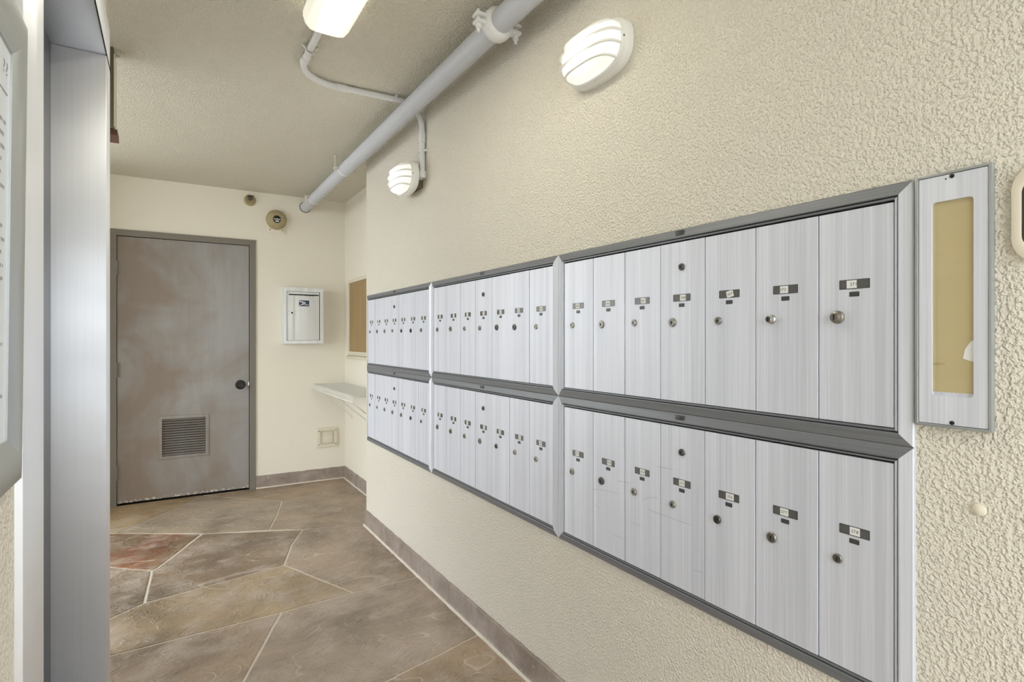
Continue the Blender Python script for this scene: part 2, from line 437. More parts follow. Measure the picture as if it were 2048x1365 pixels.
STONES = [
 ([(-1.2,5.22),(bwx,5.22),a_,b_,K(-900,398)],                                                       (150,128,96)),
 ([(bwx,5.22),(XA-0.005,5.22),(XA-0.005,5.0),K(1065,212),K(960,209),a_],                            (146,126,104)),
 ([a_,K(960,209),K(1062,214),K(1035,290),K(990,381),K(620,403),b_],                                 (146,132,114)),
 ([K(1065,212),(XA-0.005,5.0),(XA-0.005,YE+0.01),(xs,YE+0.01),L1w,K(1185,379),K(990,381),K(1037,288)], (142,126,108)),
 ([K(-900,398),b_,K(590,406),K(470,500),K(335,603),K(300,618),K(45,598),K(-900,545)],               (118,99,76,1.0)),
 ([K(-900,545),K(45,598),K(300,619),K(280,715),K(258,808),K(45,905),K(-900,1330)],                  (116,102,85)),
 ([K(600,405),K(1185,381),K(1120,470),K(1088,555),K(1075,586),K(300,798),K(262,806),K(282,715),K(302,620),K(340,602),K(474,502)], (118,102,85)),
 ([K(1185,380),L1w,L2w,K(1480,747),K(1078,587),K(1090,555),K(1122,470)],                            (140,124,108)),
 ([K(-900,1330),K(45,905),K(258,808),K(300,799),K(1075,587),K(1480,747),K(1065,862),K(45,1120),K(-900,1360)], (142,124,100)),
 ([K(-900,1360),K(45,1120),K(1062,864),K(950,1065),K(835,1273),PP,L3l],                             (140,123,106)),
 ([K(1064,863),K(1480,747),L2w,L3w,PP,K(837,1271),K(952,1065)],                                     (138,124,110)),
 ([L3w,PP,L3l,(-0.25,1.2),(0.45,1.02),(xs,1.12)],                                                   (140,122,102)),
 ([(-0.25,1.2),(0.45,1.02),(0.30,0.1),(-0.15,-0.05),(-0.25,0.2)],                                   (146,128,108)),
 ([(0.45,1.02),(xs,1.12),(xs,-0.2),(0.30,0.1)],                                                     (140,124,106)),
 ([(-0.25,0.2),(-0.15,-0.05),(0.30,0.1),(xs,-0.2),(xs,YN),(0.2,YN),(-0.82,YN),(-0.82,0.40)],        (146,128,108)),
]
for poly, col in STONES:
    poly = clip_left(poly, -0.82)
    if area(poly) < 0: poly = poly[::-1]
    p = roughen(poly)
    p0 = inset(p, 0.0050); p1 = inset(p, 0.0085)
    n = len(p0)
    mb = MB()
    mb.add([(x,y,-0.006) for x,y in p0]+[(x,y,-0.0018) for x,y in p0]+[(x,y,0.0) for x,y in p1],
           [(i,(i+1)%n,(i+1)%n+n,i+n) for i in range(n)]+[(i+n,(i+1)%n+n,(i+1)%n+2*n,i+2*n) for i in range(n)]+[list(range(2*n,3*n))])
    o = mb.build('stone', M['stone'], floor, smooth=True, angle=25)
    o.color = rgb(*col[:3])[:3]+((col[3] if len(col) > 3 else 0.0),)

# base boards, slightly ragged along the top
def baseboard(name, p0, p1, nrm, h=0.104, th=0.011):
    p0, p1, nrm = Vector(p0), Vector(p1), Vector(nrm); L = (p1-p0).length; n = max(2, int(L/0.05)); mb = MB(); vs_, fs = [], []
    for i in range(n+1):
        q = p0+(p1-p0)*(i/n); z = h+0.0009*math.sin(i*1.7)+0.0010*math.sin(i*4.1+1)
        for d, zz in ((0,0),(th+0.010,0),(th+0.002,0.012),(th,0.02),(th,z-0.004),(th-0.004,z),(0,z)):
            vs_.append((q.x+nrm.x*d, q.y+nrm.y*d, zz))
    for i in range(n):
        for k in range(6): fs.append((i*7+k, i*7+k+1, (i+1)*7+k+1, (i+1)*7+k))
    fs.append([k for k in range(7)]); fs.append([n*7+k for k in range(7)][::-1])
    mb.add(vs_, fs); b_ = struct(name, mb, M['base'], smooth=True)
    mb = MB(); vs_ = []; fs = []
    for i in range(n+1):
        q = p0+(p1-p0)*(i/n); wd = 0.0020+0.0016*math.sin(i*2.3)
        for d, zz in ((th+0.004,0.009),(th+0.0105,0.0035),(th+0.0105+wd,-0.002),(th+0.004,-0.002)): vs_.append((q.x+nrm.x*d, q.y+nrm.y*d, zz))
    for i in range(n):
        for k in range(4): fs.append((i*4+k, i*4+(k+1)%4, (i+1)*4+(k+1)%4, (i+1)*4+k))
    fs += [[0,1,2,3], [n*4+3,n*4+2,n*4+1,n*4]]
    mb.add(vs_, fs); mb.build('grout_fillet', M['grout'], b_, smooth=True)
baseboard('baseboard_right', (W,YN,0), (W,YE,0), (-1,0,0))
baseboard('baseboard_back', (DX1+0.002,YB,0), (XA,YB,0), (0,-1,0))
baseboard('baseboard_alcove', (XA,YE,0), (XA,YB-0.021,0), (-1,0,0))
# painted-over plug in the right wall
mb = MB(); mb.lathe([(0.0105,0.0),(0.0095,0.003),(0.006,0.0055),(0.002,0.0065)], (W,0.397,EYE-0.285), (-1,0,0), 16)
mb.build('painted_plug', M['trimcream'], wall_right, smooth=True)

# ------------------------------------------------------------------ back door
d1 = struct_empty('door_1', (0, YB, 0))
fw = 0.047
mb = MB()
prof = [(0.0,0.02),(0.0,-0.012),(fw,-0.012),(fw,0.03),(fw-0.0,0.045),(fw+0.014,0.045),(fw+0.014,0.12)]   # distance inward, y
def sweep_frame(mb, prof):
    vs_ = []; x0, x1, z1 = DX0, DX1, DZ1
    for s_, y in prof: vs_ += [(x0+s_,y,0),(x0+s_,y,z1-s_),(x1-s_,y,z1-s_),(x1-s_,y,0)]
    fs = []
    for k in range(len(prof)-1):
        for j in range(3): fs.append((k*4+j, k*4+j+1, (k+1)*4+j+1, (k+1)*4+j))
    mb.add(vs_, fs)
sweep_frame(mb, prof); mb.build('door_frame', M['doorframe'], d1)
lx0, lx1, lz0, lz1 = DX0+fw+0.004-0.020, DX1-fw-0.004, 0.016, DZ1-fw-0.004
lx0 = DX0+fw+0.003
vx0, vx1, vz0, vz1 = -0.060, 0.287, 0.317, 0.655
mb = MB()
outer = [(lx0,lz0),(lx1,lz0),(lx1,lz1),(lx0,lz1)]; inner = [(vx0+.02,vz0+.02),(vx1-.02,vz0+.02),(vx1-.02,vz1-.02),(vx0+.02,vz1-.02)]
ring_plate(mb, outer, inner, 0.004, 0.044)
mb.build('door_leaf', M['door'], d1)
mb = MB(); ring_plate(mb, [(vx0,vz0),(vx1,vz0),(vx1,vz1),(vx0,vz1)], [(vx0+.024,vz0+.024),(vx1-.024,vz0+.024),(vx1-.024,vz1-.024),(vx0+.024,vz1-.024)], -0.003, 0.02)
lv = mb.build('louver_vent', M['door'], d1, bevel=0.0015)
NS = 15
for k in range(NS):
    z = vz0+0.024+(vz1-vz0-0.048)*(k+0.5)/NS
    mb = MB(); mb.prism_x([(-0.001,z-0.0035),(0.001,z-0.0055),(0.018,z+0.0055),(0.016,z+0.0075)], vx0+0.022, vx1-0.022)
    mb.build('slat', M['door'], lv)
mb = MB(); mb.box(vx0+0.02, vx1-0.02, 0.030, 0.034, vz0+0.02, vz1-0.02); mb.build('screen', M['dark'], lv)
mb = MB(); mb.lathe([(0.039,0.0),(0.039,0.004),(0.034,0.009),(0.016,0.011),(0.014,0.03),(0.024,0.036),(0.028,0.048),(0.027,0.058),(0.021,0.064),(0.012,0.064),(0.011,0.060)],
                   (0.5175,0.004,0.879), (0,-1,0), 28); mb.build('knob', M['black'], d1, smooth=True)
for z in (1.795, 1.025, 0.25):
    mb = MB(); mb.cyl((lx0-0.002,-0.006,z-0.055), (lx0-0.002,-0.006,z+0.055), 0.007, 10); mb.box(lx0-0.002,lx0+0.022,0.0015,0.004,z-0.055,z+0.055)
    mb.build('hinge', M['doorframe'], d1, smooth=True)
mb = MB(); mb.box(DX1-fw-0.012, DX1-fw-0.004, -0.004, 0.012, 0.87, 0.90); mb.build('latch_strike', M['chrome'], d1)
mb = MB(); mb.box(DX0+0.03, DX1-0.03, 0.13, 0.15, 0, DZ1-0.03); mb.build('backing', M['dark'], d1)
mb = MB(); mb.box(DX0+0.03, DX1-0.03, 0.0, 0.12, -0.02, 0.001); mb.build('threshold', M['dark'], d1)

# ------------------------------------------------------------------ elevator doorway of stainless steel
XS = -0.156
e = struct_empty('door_2', (0, 0, 0))
def jamb(y0, y1, face_at_y1):
    mb = MB(); mb.box(-0.34, XS, y0, y1, 0, EZ+0.0); return mb.build('jamb', M['steel'], e, bevel=0.003)
jamb(0.935, EY0, True); jamb(EY1, 2.200, False)
mb = MB(); mb.box(-0.34, XS, 0.935, 2.200, EZ, EZ+0.13); mb.build('header', M['steel'], e, bevel=0.003)
mb = MB(); mb.box(XS-0.001, XS+0.0012, 0.95, 2.215, EZ-0.001, EZ+0.0035); mb.build('seam', M['dark'], e)
for y0, y1 in ((EY0-0.01, 1.62), (1.625, EY1+0.01)):
    mb = MB(); mb.box(-0.315, -0.287, y0, y1, 0.012, EZ+0.01); mb.build('sliding_panel', M['steel_dark'], e, bevel=0.002)
mb = MB(); mb.box(-0.34, XS, EY0, EY1, -0.02, 0.008); mb.build('sill', M['steel_dark'], e)

# dark box hanging from the ceiling behind the elevator frame
sb = thing('hanging_sign', 'narrow olive-brown sign box hanging from ceiling, edge peeking past the steel elevator frame', 'sign', (-0.31, 2.97, H))
mb = MB(); mb.box(-0.105, 0.116, -0.055, 0.055, -0.345, 0.0); mb.build('housing', M['olive'], sb, bevel=0.003)
mb = MB(); mb.box(0.116, 0.1195, -0.06, 0.065, -0.335, -0.03); mb.build('lit_edge_strip', M['trimcream'], sb, bevel=0.001, label='pale strip standing for the lit outer side')  # lit side of the box put in as a pale colour
mb = MB(); mb.prism_x([(-0.045,-0.345),(0.045,-0.345),(0.06,-0.373),(-0.06,-0.373)], -0.10, 0.128); mb.build('bottom_lip', M['redbrown'], sb, label='reddish brown flared bottom lip')

# ------------------------------------------------------------------ mailbox units
UY = [3.744, 2.656, 1.5676, 0.4896]
UZ = [(-0.197, 0.2853), (-0.684, -0.197)]
BOUND = [[3.7133,3.5645,3.4186,3.2717,3.1275,2.9819,2.8288,2.6850],
         [2.6250,2.4707,2.3233,2.1768,2.0316,1.8887,1.7485,1.5985],
         [1.5330,1.3825,1.2385,1.0976,0.9500,0.8082,0.6631,0.5215]]
FIRST = [[337,344],[351,358],[365,372]]
RAIL = [(0,0.0),(0,0.006),(0.002,0.008),(0.0215,0.0125),(0.0235,0.0120),(0.0240,0.003),(0.0262,0.004),(0.0265,0.0105),(0.0300,0.0105),(0.0303,0.001)]
col_name = ['far left', 'middle', 'nearest']
def rail(parent, w, h, side):
    mb = MB(); vs_ = []
    for s_, d in RAIL:
        p = {'top': [(s_,h-s_),(w-s_,h-s_)], 'bottom': [(w-s_,s_),(s_,s_)], 'left': [(s_,s_),(s_,h-s_)], 'right': [(w-s_,h-s_),(w-s_,s_)]}[side]
        vs_ += [(x,-d,z) for x,z in p]
    mb.add(vs_, [(2*k,2*k+1,2*k+3,2*k+2) for k in range(len(RAIL)-1)])
    return mb.build('frame_rail', M['alu_h'] if side in ('top','bottom') else M['alu_v'], parent, smooth=True, angle=12)
def lock_mesh(mb, x, z, r, style, yf):
    if style == 'plug':                                 # tall lock standing proud
        mb.m = 0; mb.lathe([(r,0),(r,0.004),(r*0.82,0.006),(r*0.80,0.012),(r*0.55,0.014),(r*0.55,0.016)], (x,yf,z), (0,-1,0), 24)
        mb.m = 1; mb.box(x-0.0011, x+0.0011, yf-0.0168, yf-0.0155, z-r*0.42, z+r*0.42)
    else:
        mb.m = 0; mb.lathe([(r,0),(r,0.0025),(r*0.86,0.0045),(r*0.62,0.0045),(r*0.58,0.0030),(r*0.54,0.0030),(r*0.52,0.0048),(r*0.1,0.0048)], (x,yf,z), (0,-1,0), 24)
        mb.m = 1; mb.box(x-r*0.13, x+r*0.13, yf-0.0054, yf-0.0045, z-r*0.46, z+r*0.12)
        mb.lathe([(r*0.22,0),(r*0.22,0.0008)], (x,yf-0.0045,z+r*0.12), (0,-1,0), 12)
UNITS = {}
for ci in range(3):
    for ri in range(2):
        y0, y1 = UY[ci], UY[ci+1]; z0, z1 = EYE+UZ[ri][0], EYE+UZ[ri][1]; w, h = y0-y1, z1-z0
        f0 = FIRST[ci][ri]
        where = {0: 'at the far end by the alcove', 1: 'in the middle of the bank', 2: 'nearest the camera'}[ci]
        u = thing('mailbox_unit', f'seven-door aluminium mailbox unit, {"upper" if ri == 0 else "lower"} row, {where}', 'mailbox', (W, y0, z0), -PI/2, 'wall mailbox units')
        UNITS[(ci, ri)] = u
        for side in ('top','bottom','left','right'): rail(u, w, h, side)
        mb = MB(); mb.box(0.004, w-0.004, -0.0015, 0.0, 0.004, h-0.004); mb.build('back_plate', M['dark'], u)
        mb = MB(); mb.box(w/2-0.013, w/2+0.013, -0.0135, -0.0085, h-0.0155, h-0.0045)
        mb.build('maker_tag', M['plate'], u, bevel=0.0006, label='small dark tag on the top rail')
        bz = [y0-b for b in BOUND[ci]]
        dz0, dz1 = 0.0318, h-0.0342
        for k in range(7):
            x0, x1 = bz[k]+0.0012, bz[k+1]-0.0012
            if k == 0: x0 = max(x0, 0.0315)
            if k == 6: x1 = min(x1, w-0.0315)
            dd = random.uniform(0.0078, 0.0100)         # doors sit a little unevenly
            skew = 0.0
            mb = MB()
            e_ = 0.0004
            mb.add([(x0,-0.002,dz0),(x1,-0.002,dz0),(x1,-0.002,dz1),(x0,-0.002,dz1),
                    (x0,-dd+skew+e_,dz0),(x1,-dd-skew+e_,dz0),(x1,-dd-skew+e_,dz1),(x0,-dd+skew+e_,dz1),
                    (x0+e_,-dd+skew,dz0+e_),(x1-e_,-dd-skew,dz0+e_),(x1-e_,-dd-skew,dz1-e_),(x0+e_,-dd+skew,dz1-e_)],
                   [(0,3,2,1),(0,1,5,4),(1,2,6,5),(2,3,7,6),(3,0,4,7),(4,5,9,8),(5,6,10,9),(6,7,11,10),(7,4,8,11),(8,9,10,11)])
            dr = mb.build('mailbox_door', M['alu'], u)
            cx = (x0+x1)/2; yf = -dd
            num = f0+k
            # lock
            st = 'plug' if num in (371, 370) else 'flat'
            r = {371: 0.0130, 370: 0.0105}.get(num, random.choice((0.0095, 0.0105, 0.0118)))
            lm = M['chrome'] if num == 370 else random.choice((M['oldbrass'], M['oldbrass'], M['darklock']))
            mb = MB(); lock_mesh(mb, cx-0.032+random.uniform(-0.001,0.001), dz1-0.208+random.uniform(-0.0015,0.0015), r, st, yf)
            mb.build('lock', [lm, M['dark']], dr, smooth=True)
            if k == 3:
                mb = MB(); lock_mesh(mb, cx, dz1-0.0655, 0.0092, 'flat', yf); mb.build('master_lock', [M['darklock'], M['dark']], dr, smooth=True)
            # recessed name window with its paper number
            lz = dz1-0.1455
            mb = MB(); ring_plate(mb, rrect(cx-0.0285,cx+0.0285,lz-0.0093,lz+0.0093,0.001,2), rrect(cx-0.0275,cx+0.0275,lz-0.0083,lz+0.0083,0.001,2), yf-0.0006, yf+0.0002)
            mb.m = 1; mb.prism_y(rrect(cx-0.0276,cx+0.0276,lz-0.0084,lz+0.0084,0.001,2), yf-0.0002, yf+0.0002)
            mb.build('name_window', [M['plate'], M['label']], dr)
            ox, ti = {371: (-0.005, 0.02), 370: (-0.003, 0), 369: (0.002, 0.22), 368: (0.004, 0), 377: (-0.002, 0), 378: (0.001, 0), 376: (0.003, 0.0)}.get(num, (random.uniform(-0.005,0.006), random.uniform(-0.03,0.03)))
            tw, th = (0.0095, 0.0078)
            if num == 376: tw = 0.011
            cs, sn = math.cos(ti), math.sin(ti)
            mb = MB(); mb.m = 0; mb.prism_y([(cx+ox+a*tw*cs-b*th*sn, lz+a*tw*sn+b*th*cs) for a, b in ((-1,-1),(1,-1),(1,1),(-1,1))], yf-0.0005, yf-0.0002)
            mb.m = 1; write(mb, str(num), cx+ox+{371: 0.003, 370: -0.0022, 368: 0.002}.get(num, 0), lz, 0.0092, yf-0.0006, ti)
            mb.build('number_card', [M['paper'], M['ink']], dr)
            mb = MB(); mb.prism_y(rrect(cx-0.0093,cx+0.0093,lz-0.0242,lz-0.0148,0.0012,2), yf-0.0006, yf+0.0002)
            mb.m = 1; write(mb, str(num), cx, lz-0.0195, 0.0075, yf-0.0008)
            mb.build('number_plate', [M['plate'], M['label']], dr)

# scratches across the lower nearest unit
def wall_pt(px, py):
    u = (px-1024)/F_PX; t = W/(SN+u*CS); return (CS-u*SN)*t, EYE+(HORIZON-py)/F_PX*t
u = UNITS[(2, 1)]; y0, z0 = UY[2], EYE+UZ[1][0]
mb = MB()
for ln in ([(460,655),(545,670)], [(285,708),(370,715),(460,740)], [(620,775),(680,760),(715,765)], [(655,840),(735,870),(830,905),(930,940)],
           [(540,920),(608,950)], [(945,1228),(1012,1250)], [(715,563),(820,580)], [(425,1000),(490,1030)], [(310,812),(340,828)]):
    P = [wall_pt(1100+a/3.25, 760+b/3.25) for a, b in ln]
    for (ya, za), (yb, zb) in zip(P, P[1:]):
        hw = 0.00045
        mb.add([(y0-ya,-0.0103,za-z0-hw),(y0-yb,-0.0103,zb-z0-hw),(y0-yb,-0.0103,zb-z0+hw),(y0-ya,-0.0103,za-z0+hw)], [(0,1,2,3)])
mb.build('scratch_marks', M['scratch'], u, label='thin grey scratches across the doors')

# ------------------------------------------------------------------ directory panel and rounded plate at the right
pY0, pY1, pz0, pz1 = 0.4856, 0.3755, EYE-0.1535, EYE+0.2855
dp = thing('directory_panel', 'tall narrow aluminium directory panel with yellowed window, right of mailboxes', 'panel', (W, pY0, pz0), -PI/2)
w, h = pY0-pY1, pz1-pz0
mb = MB(); ring_plate(mb, [(0,0),(w,0),(w,h),(0,h)], [(0.0045,0.0045),(w-0.0045,0.0045),(w-0.0045,h-0.0045),(0.0045,h-0.0045)], -0.0135, 0)
mb.build('border', M['framegrey'], dp, bevel=0.0008)
wx0, wx1, wz0, wz1 = 0.0248, 0.0851, 1.166-pz0, 1.501-pz0
mb = MB(); n = 4
fo = rrect(0.0055, w-0.0055, 0.0055, h-0.0055, 0.001, n); fi = rrect(wx0, wx1, wz0, wz1, 0.006, n)
ring_plate(mb, fo, fi, -0.0115, -0.004); mb.build('face_plate', M['alu'], dp)
mb = MB(); mb.box(wx0-0.003, wx1+0.003, -0.0065, -0.004, wz0-0.003, wz1+0.003); cd = mb.build('directory_card', M['tan'], dp, label='yellowed tan card behind the window')
mb = MB(); mb.box(wx0-0.001, wx1+0.001, -0.0085, -0.0065, wz0, wz0+0.006); mb.build('card_ledge', M['alu_v'], dp)
ty = wz0+0.062
mb = MB(); mb.prism_y([(wx1+0.002,ty-0.002),(wx1+0.002,ty+0.036),(wx1-0.006,ty+0.031),(wx1-0.0135,ty+0.018),(wx1-0.0165,ty+0.003),(wx1-0.007,ty-0.001)][::-1], -0.0072, -0.0066)
mb.build('torn_paper', M['paper'], dp, label='white torn paper corner')
for z in (0.0095, h-0.0095):
    mb = MB(); mb.lathe([(0.0036,0),(0.0036,0.001),(0.002,0.002)], (w*0.50,-0.0115,z), (0,-1,0), 14); mb.build('screw', M['black'], dp, smooth=True)
mb = MB(); mb.lathe([(0.0012,0),(0.0012,0.0006)], (w*0.42,-0.0115,h-0.0125), (0,-1,0), 10); mb.build('hole', M['black'], dp)

rp = thing('access_reader', 'rounded cream wall plate with dark window, cut by right photo edge', 'reader', (W, 0.3532, EYE+0.115), -PI/2)
mb = MB(); fo = rrect(0, 0.105, 0, 0.160, 0.042, 8); fi = rrect(0.0118, 0.0932, 0.026, 0.134, 0.020, 8)
ring_plate(mb, fo, fi, -0.008, 0); mb.build('face_plate', M['trimcream'], rp, bevel=0.0012)
mb = MB(); mb.prism_y(rrect(0.010, 0.095, 0.0245, 0.1355, 0.020, 8), -0.003, -0.001); mb.build('window', M['dkwin'], rp)

# ------------------------------------------------------------------ bulkhead lamps on the right wall
def superell(a, b, n=40, p=2.7):
    out = []
    for k in range(n):
        t = 2*PI*k/n; c, s_ = math.cos(t), math.sin(t)
        out.append((a*abs(c)**(2/p)*(1 if c >= 0 else -1), b*abs(s_)**(2/p)*(1 if s_ >= 0 else -1)))
    return out
def bulkhead(label, loc, gap):
    L = thing('bulkhead_lamp', label, 'lamp', loc, -PI/2, 'oval wall lamps')
    A, B, D = 0.140, 0.085, 0.095
    y = -gap
    # flange
    mb = MB(); n = 40
    lay = [(1.0,0.0),(1.0,0.020),(0.97,0.026),(0.90,0.030),(0.88,0.030)]
    vs_ = []
    for s_, d in lay: vs_ += [(x*s_ if s_ == 1 else x-(1-s_)*0.085*(x/A), y-d, z*s_) for x, z in superell(A, B, n)]
    fs = [(j*n+k, j*n+(k+1)%n, (j+1)*n+(k+1)%n, (j+1)*n+k) for j in range(len(lay)-1) for k in range(n)]
    fs += [list(range(n))[::-1], [(len(lay)-1)*n+k for k in range(n)]]
    mb.add(vs_, fs); mb.build('housing', M['lampwhite'], L, smooth=True)
    # glass dome; origin at the bulb so the diffuser is brightest over it
    mb = MB(); vs_ = []; R = 9
    a, b, dd = A*0.89, B*0.86, D-0.033
    for j in range(R):
        t = PI/2*j/R
        for x, z in superell(a*math.cos(t)**0.62, b*math.cos(t)**0.62, n): vs_.append((x, -dd*math.sin(t)**0.62, z))
    vs_.append((0,-dd,0))
    fs = [(j*n+k, j*n+(k+1)%n, (j+1)*n+(k+1)%n, (j+1)*n+k) for j in range(R-1) for k in range(n)]
    fs += [((R-1)*n+k, (R-1)*n+(k+1)%n, R*n) for k in range(n)]
    mb.add(vs_, fs); gl = mb.build('glass', M['bulk'], L, smooth=True, angle=80); gl.location = (0, y-0.028, 0)
    # cage: rim and five long bars arched over the glass
    mb = MB(); mb.tube([(x, y-0.031, z) for x, z in superell(A*0.90, B*0.88, n)], 0.0055, 8, True)
    gd = mb.build('guard_rim', M['lampwhite'], L, smooth=True)
    for q in (-0.62, -0.22, 0.20, 0.60):
        zz = B*q; ex = A*0.90*(1-abs(zz/(B*0.88))**2.7)**(1/2.7)
        pts = []
        dh = (D-0.031+0.002)*(1-0.30*q*q)
        for k in range(17):
            t = PI*k/16; c = math.cos(t); s_ = math.sin(t)
            pts.append((ex*abs(c)**0.62*(1 if c >= 0 else -1), y-0.031-dh*s_**0.62, zz*(1-0.12*s_)))
        mb = MB(); mb.tube(pts, 0.0042, 8); mb.build('guard_bar', M['lampwhite'], gd, smooth=True)
    for sx, sz in ((0.93, 0.0), (-0.93, 0.0), (0.0, -0.9)):
        mb = MB(); mb.lathe([(0.0035,0),(0.0035,0.003),(0.002,0.004)], (A*sx, y-0.028, B*sz), (0,-1,0), 10); mb.build('screw', M['darklock'], L)
    if gap > 0.01:
        mb = MB(); mb.box(-0.105, 0.084, -gap, 0, -0.055, 0.060); mb.build('back_box', M['olive'], L, bevel=0.004, label='mounting box behind the lamp, its shade put into the colour')  # wall-coloured box; the shade on it is put into the olive colour
    return L
bulkhead('white caged oval lamp high on the stucco above the mailboxes, nearer and larger one', (W, 1.350, EYE+0.872), 0.0)
bulkhead('white caged oval lamp at the end of the conduit, farther one near the wall corner', (W, 2.868, EYE+0.848), 0.045)

# ------------------------------------------------------------------ ceiling light, conduit, big pipe
fl = thing('ceiling_light', 'long fluorescent ceiling fixture with frosted diffuser, cut by top photo edge', 'light', (0.506, 1.545, H))
fx, fy = 0.082, 0.625
mb = MB(); mb.prism_y([(-fx,0),(-fx,-0.035),(-fx+0.004,-0.040),(fx-0.004,-0.040),(fx,-0.035),(fx,0)][::-1], -fy+0.012, fy-0.012); mb.build('housing', M['lampwhite'], fl, bevel=0.002)
# diffuser: rounded trough
sec = [(-fx-0.003,-0.036),(-fx-0.003,-0.050),(-fx+0.004,-0.078),(-fx+0.020,-0.098),(-fx+0.040,-0.103),(fx-0.040,-0.103),(fx-0.020,-0.098),(fx-0.004,-0.078),(fx+0.003,-0.050),(fx+0.003,-0.036)]
stn = [(-fy,0.55),(-fy+0.002,0.78),(-fy+0.012,0.94),(-fy+0.03,1.0),(fy-0.03,1.0),(fy-0.012,0.94),(fy-0.002,0.78),(fy,0.55)]
mb = MB(); vs_ = []; n = len(sec)
for yy, s_ in stn: vs_ += [(x*(0.86+0.14*s_), yy, -0.036+(z+0.036)*s_) for x, z in sec]
fs = [(j*n+k, j*n+k+1, (j+1)*n+k+1, (j+1)*n+k) for j in range(len(stn)-1) for k in range(n-1)]
fs += [list(range(n)), [(len(stn)-1)*n+k for k in range(n)][::-1]]
mb.add(vs_, fs); mb.build('diffuser', M['fluor'], fl, smooth=True, angle=50)
for sx in (-1, 1):
    for yy in (-0.42, 0.0, 0.42):
        mb = MB(); x = sx*(fx+0.004)
        mb.tube([(x,yy-0.03,-0.02),(x+sx*0.010,yy-0.03,-0.034),(x+sx*0.010,yy+0.03,-0.034),(x,yy+0.03,-0.02)], 0.0022, 6)
        mb.box(min(x,x+sx*0.006), max(x,x+sx*0.006), yy-0.012, yy+0.012, -0.052, -0.012); mb.build('clip', M['darklock'], fl)

CR = 0.0145
cz = H-CR-0.002; cxr = W-CR-0.002
cd = thing('conduit', 'white electrical conduit bending from ceiling light to the farther wall lamp', 'conduit', (0.512, 2.775, H))
O = Vector((0.512, 2.775, H))
bend = 0.115
path = [(0.512,2.165,cz),(0.512,2.52,cz)]+arc((0.512,2.772,cz),(0.512,2.772-bend*1.6,cz),(0.512+bend*1.6,2.772,cz),10)+[(0.80,2.766,cz)]
path += arc((cxr,2.757,cz),(cxr-bend*1.1,2.760,cz),(cxr,2.757,cz-bend*1.1),10)+[(cxr,2.757,EYE+0.90),(cxr,2.757,EYE+0.868)]
for run in (path[:-2], path[-3:]):
    mb = MB(); mb.tube([Vector(p)-O for p in run], CR if len(run) > 4 else CR*0.995, 14); mb.build('pipe', M['conduit'], cd, smooth=True, angle=60)
for p, d in (((0.512,2.575,cz),(0,1,0)), ((0.720,2.769,cz),(1,0,0)), ((cxr,2.757,EYE+1.045),(0,0,1))):
    p = Vector(p)-O; d = Vector(d)
    mb = MB(); mb.lathe([(CR,-0.026),(CR+0.003,-0.024),(CR+0.003,0.024),(CR,0.026)], p, d, 16); mb.build('coupling', M['conduit'], cd, smooth=True)
for p, d, up in (((0.512,2.47,cz),(0,1,0),(0,0,1)), ((0.985,2.7615,cz),(1,0,0),(0,0,1)), ((cxr,2.757,EYE+0.975),(0,0,1),(1,0,0))):
    p = Vector(p)-O; d = Vector(d); up = Vector(up); side = d.cross(up)
    mb = MB(); r = CR+0.002
    pts = [side*(r+0.016)+up*(CR-0.0005)]+[side*r*math.cos(t)-up*r*math.sin(t) for t in [k*PI/10 for k in range(11)]]+[-side*(r+0.016)+up*(CR-0.0005)]
    for k in range(len(pts)-1):
        a, b = pts[k]+p, pts[k+1]+p
        mb.add([a-d*0.006, b-d*0.006, b+d*0.006, a+d*0.006], [(0,1,2,3)])
        nn = (b-a).cross(d).normalized()*0.0015
        mb.add([a-d*0.006+nn, b-d*0.006+nn, b+d*0.006+nn, a+d*0.006+nn], [(0,1,2,3)])
    mb.build('strap', M['conduit'], cd)
mb = MB(); p = Vector((cxr,2.757,EYE+0.852))-O
mb.lathe([(0.019,-0.018),(0.021,-0.012),(0.021,0.012),(0.019,0.018)], p, (0,0,1), 16); mb.cyl(p+Vector((0,0,-0.006)), p+Vector((0,0.026,-0.008)), 0.016, 14)
mb.build('elbow', M['conduit'], cd, smooth=True)

PX, PZ, PR = 1.032, EYE+1.149, 0.0425
pp = thing('ceiling_pipe', 'thick pale grey pipe running under the ceiling along the mailbox wall', 'pipe', (PX, YB, PZ))
mb = MB(); mb.cyl((0,-0.004,0), (0,YN-YB+0.05,0), PR, 32); mb.build('pipe', M['pipe'], pp, smooth=True)
mb = MB(); mb.lathe([(PR+0.001,0.0),(PR+0.005,0.0),(PR+0.005,0.002),(PR+0.001,0.002)], (0,0,0), (0,-1,0), 28, cap=False); mb.build('gap_ring', M['dark'], pp)
# grooved coupling near the camera
yk = 1.795-YB
mb = MB(); mb.lathe([(PR,-0.030),(PR+0.008,-0.028),(PR+0.016,-0.018),(PR+0.018,0.0),(PR+0.016,0.018),(PR+0.008,0.028),(PR,0.030)], (0,yk,0), (0,1,0), 32, cap=False)
mb.build('coupling', M['conduit'], pp, smooth=True, angle=50)
for s_ in (-1, 1):
    mb = MB()
    for zz in (0.006, -0.020): mb.box(min(s_*(PR+0.010), s_*(PR+0.052)), max(s_*(PR+0.010), s_*(PR+0.052)), yk-0.020, yk+0.020, zz, zz+0.014)
    mb.build('coupling_ear', M['conduit'], pp, bevel=0.005, seg=3)
    mb = MB(); x = s_*(PR+0.036); mb.cyl((x,yk,-0.048),(x,yk,0.034),0.006,10); mb.lathe([(0.0115,-0.034),(0.0115,-0.020)], (x,yk,0), (0,0,1), 6)
    mb.build('bolt', M['conduit'], pp, smooth=True)
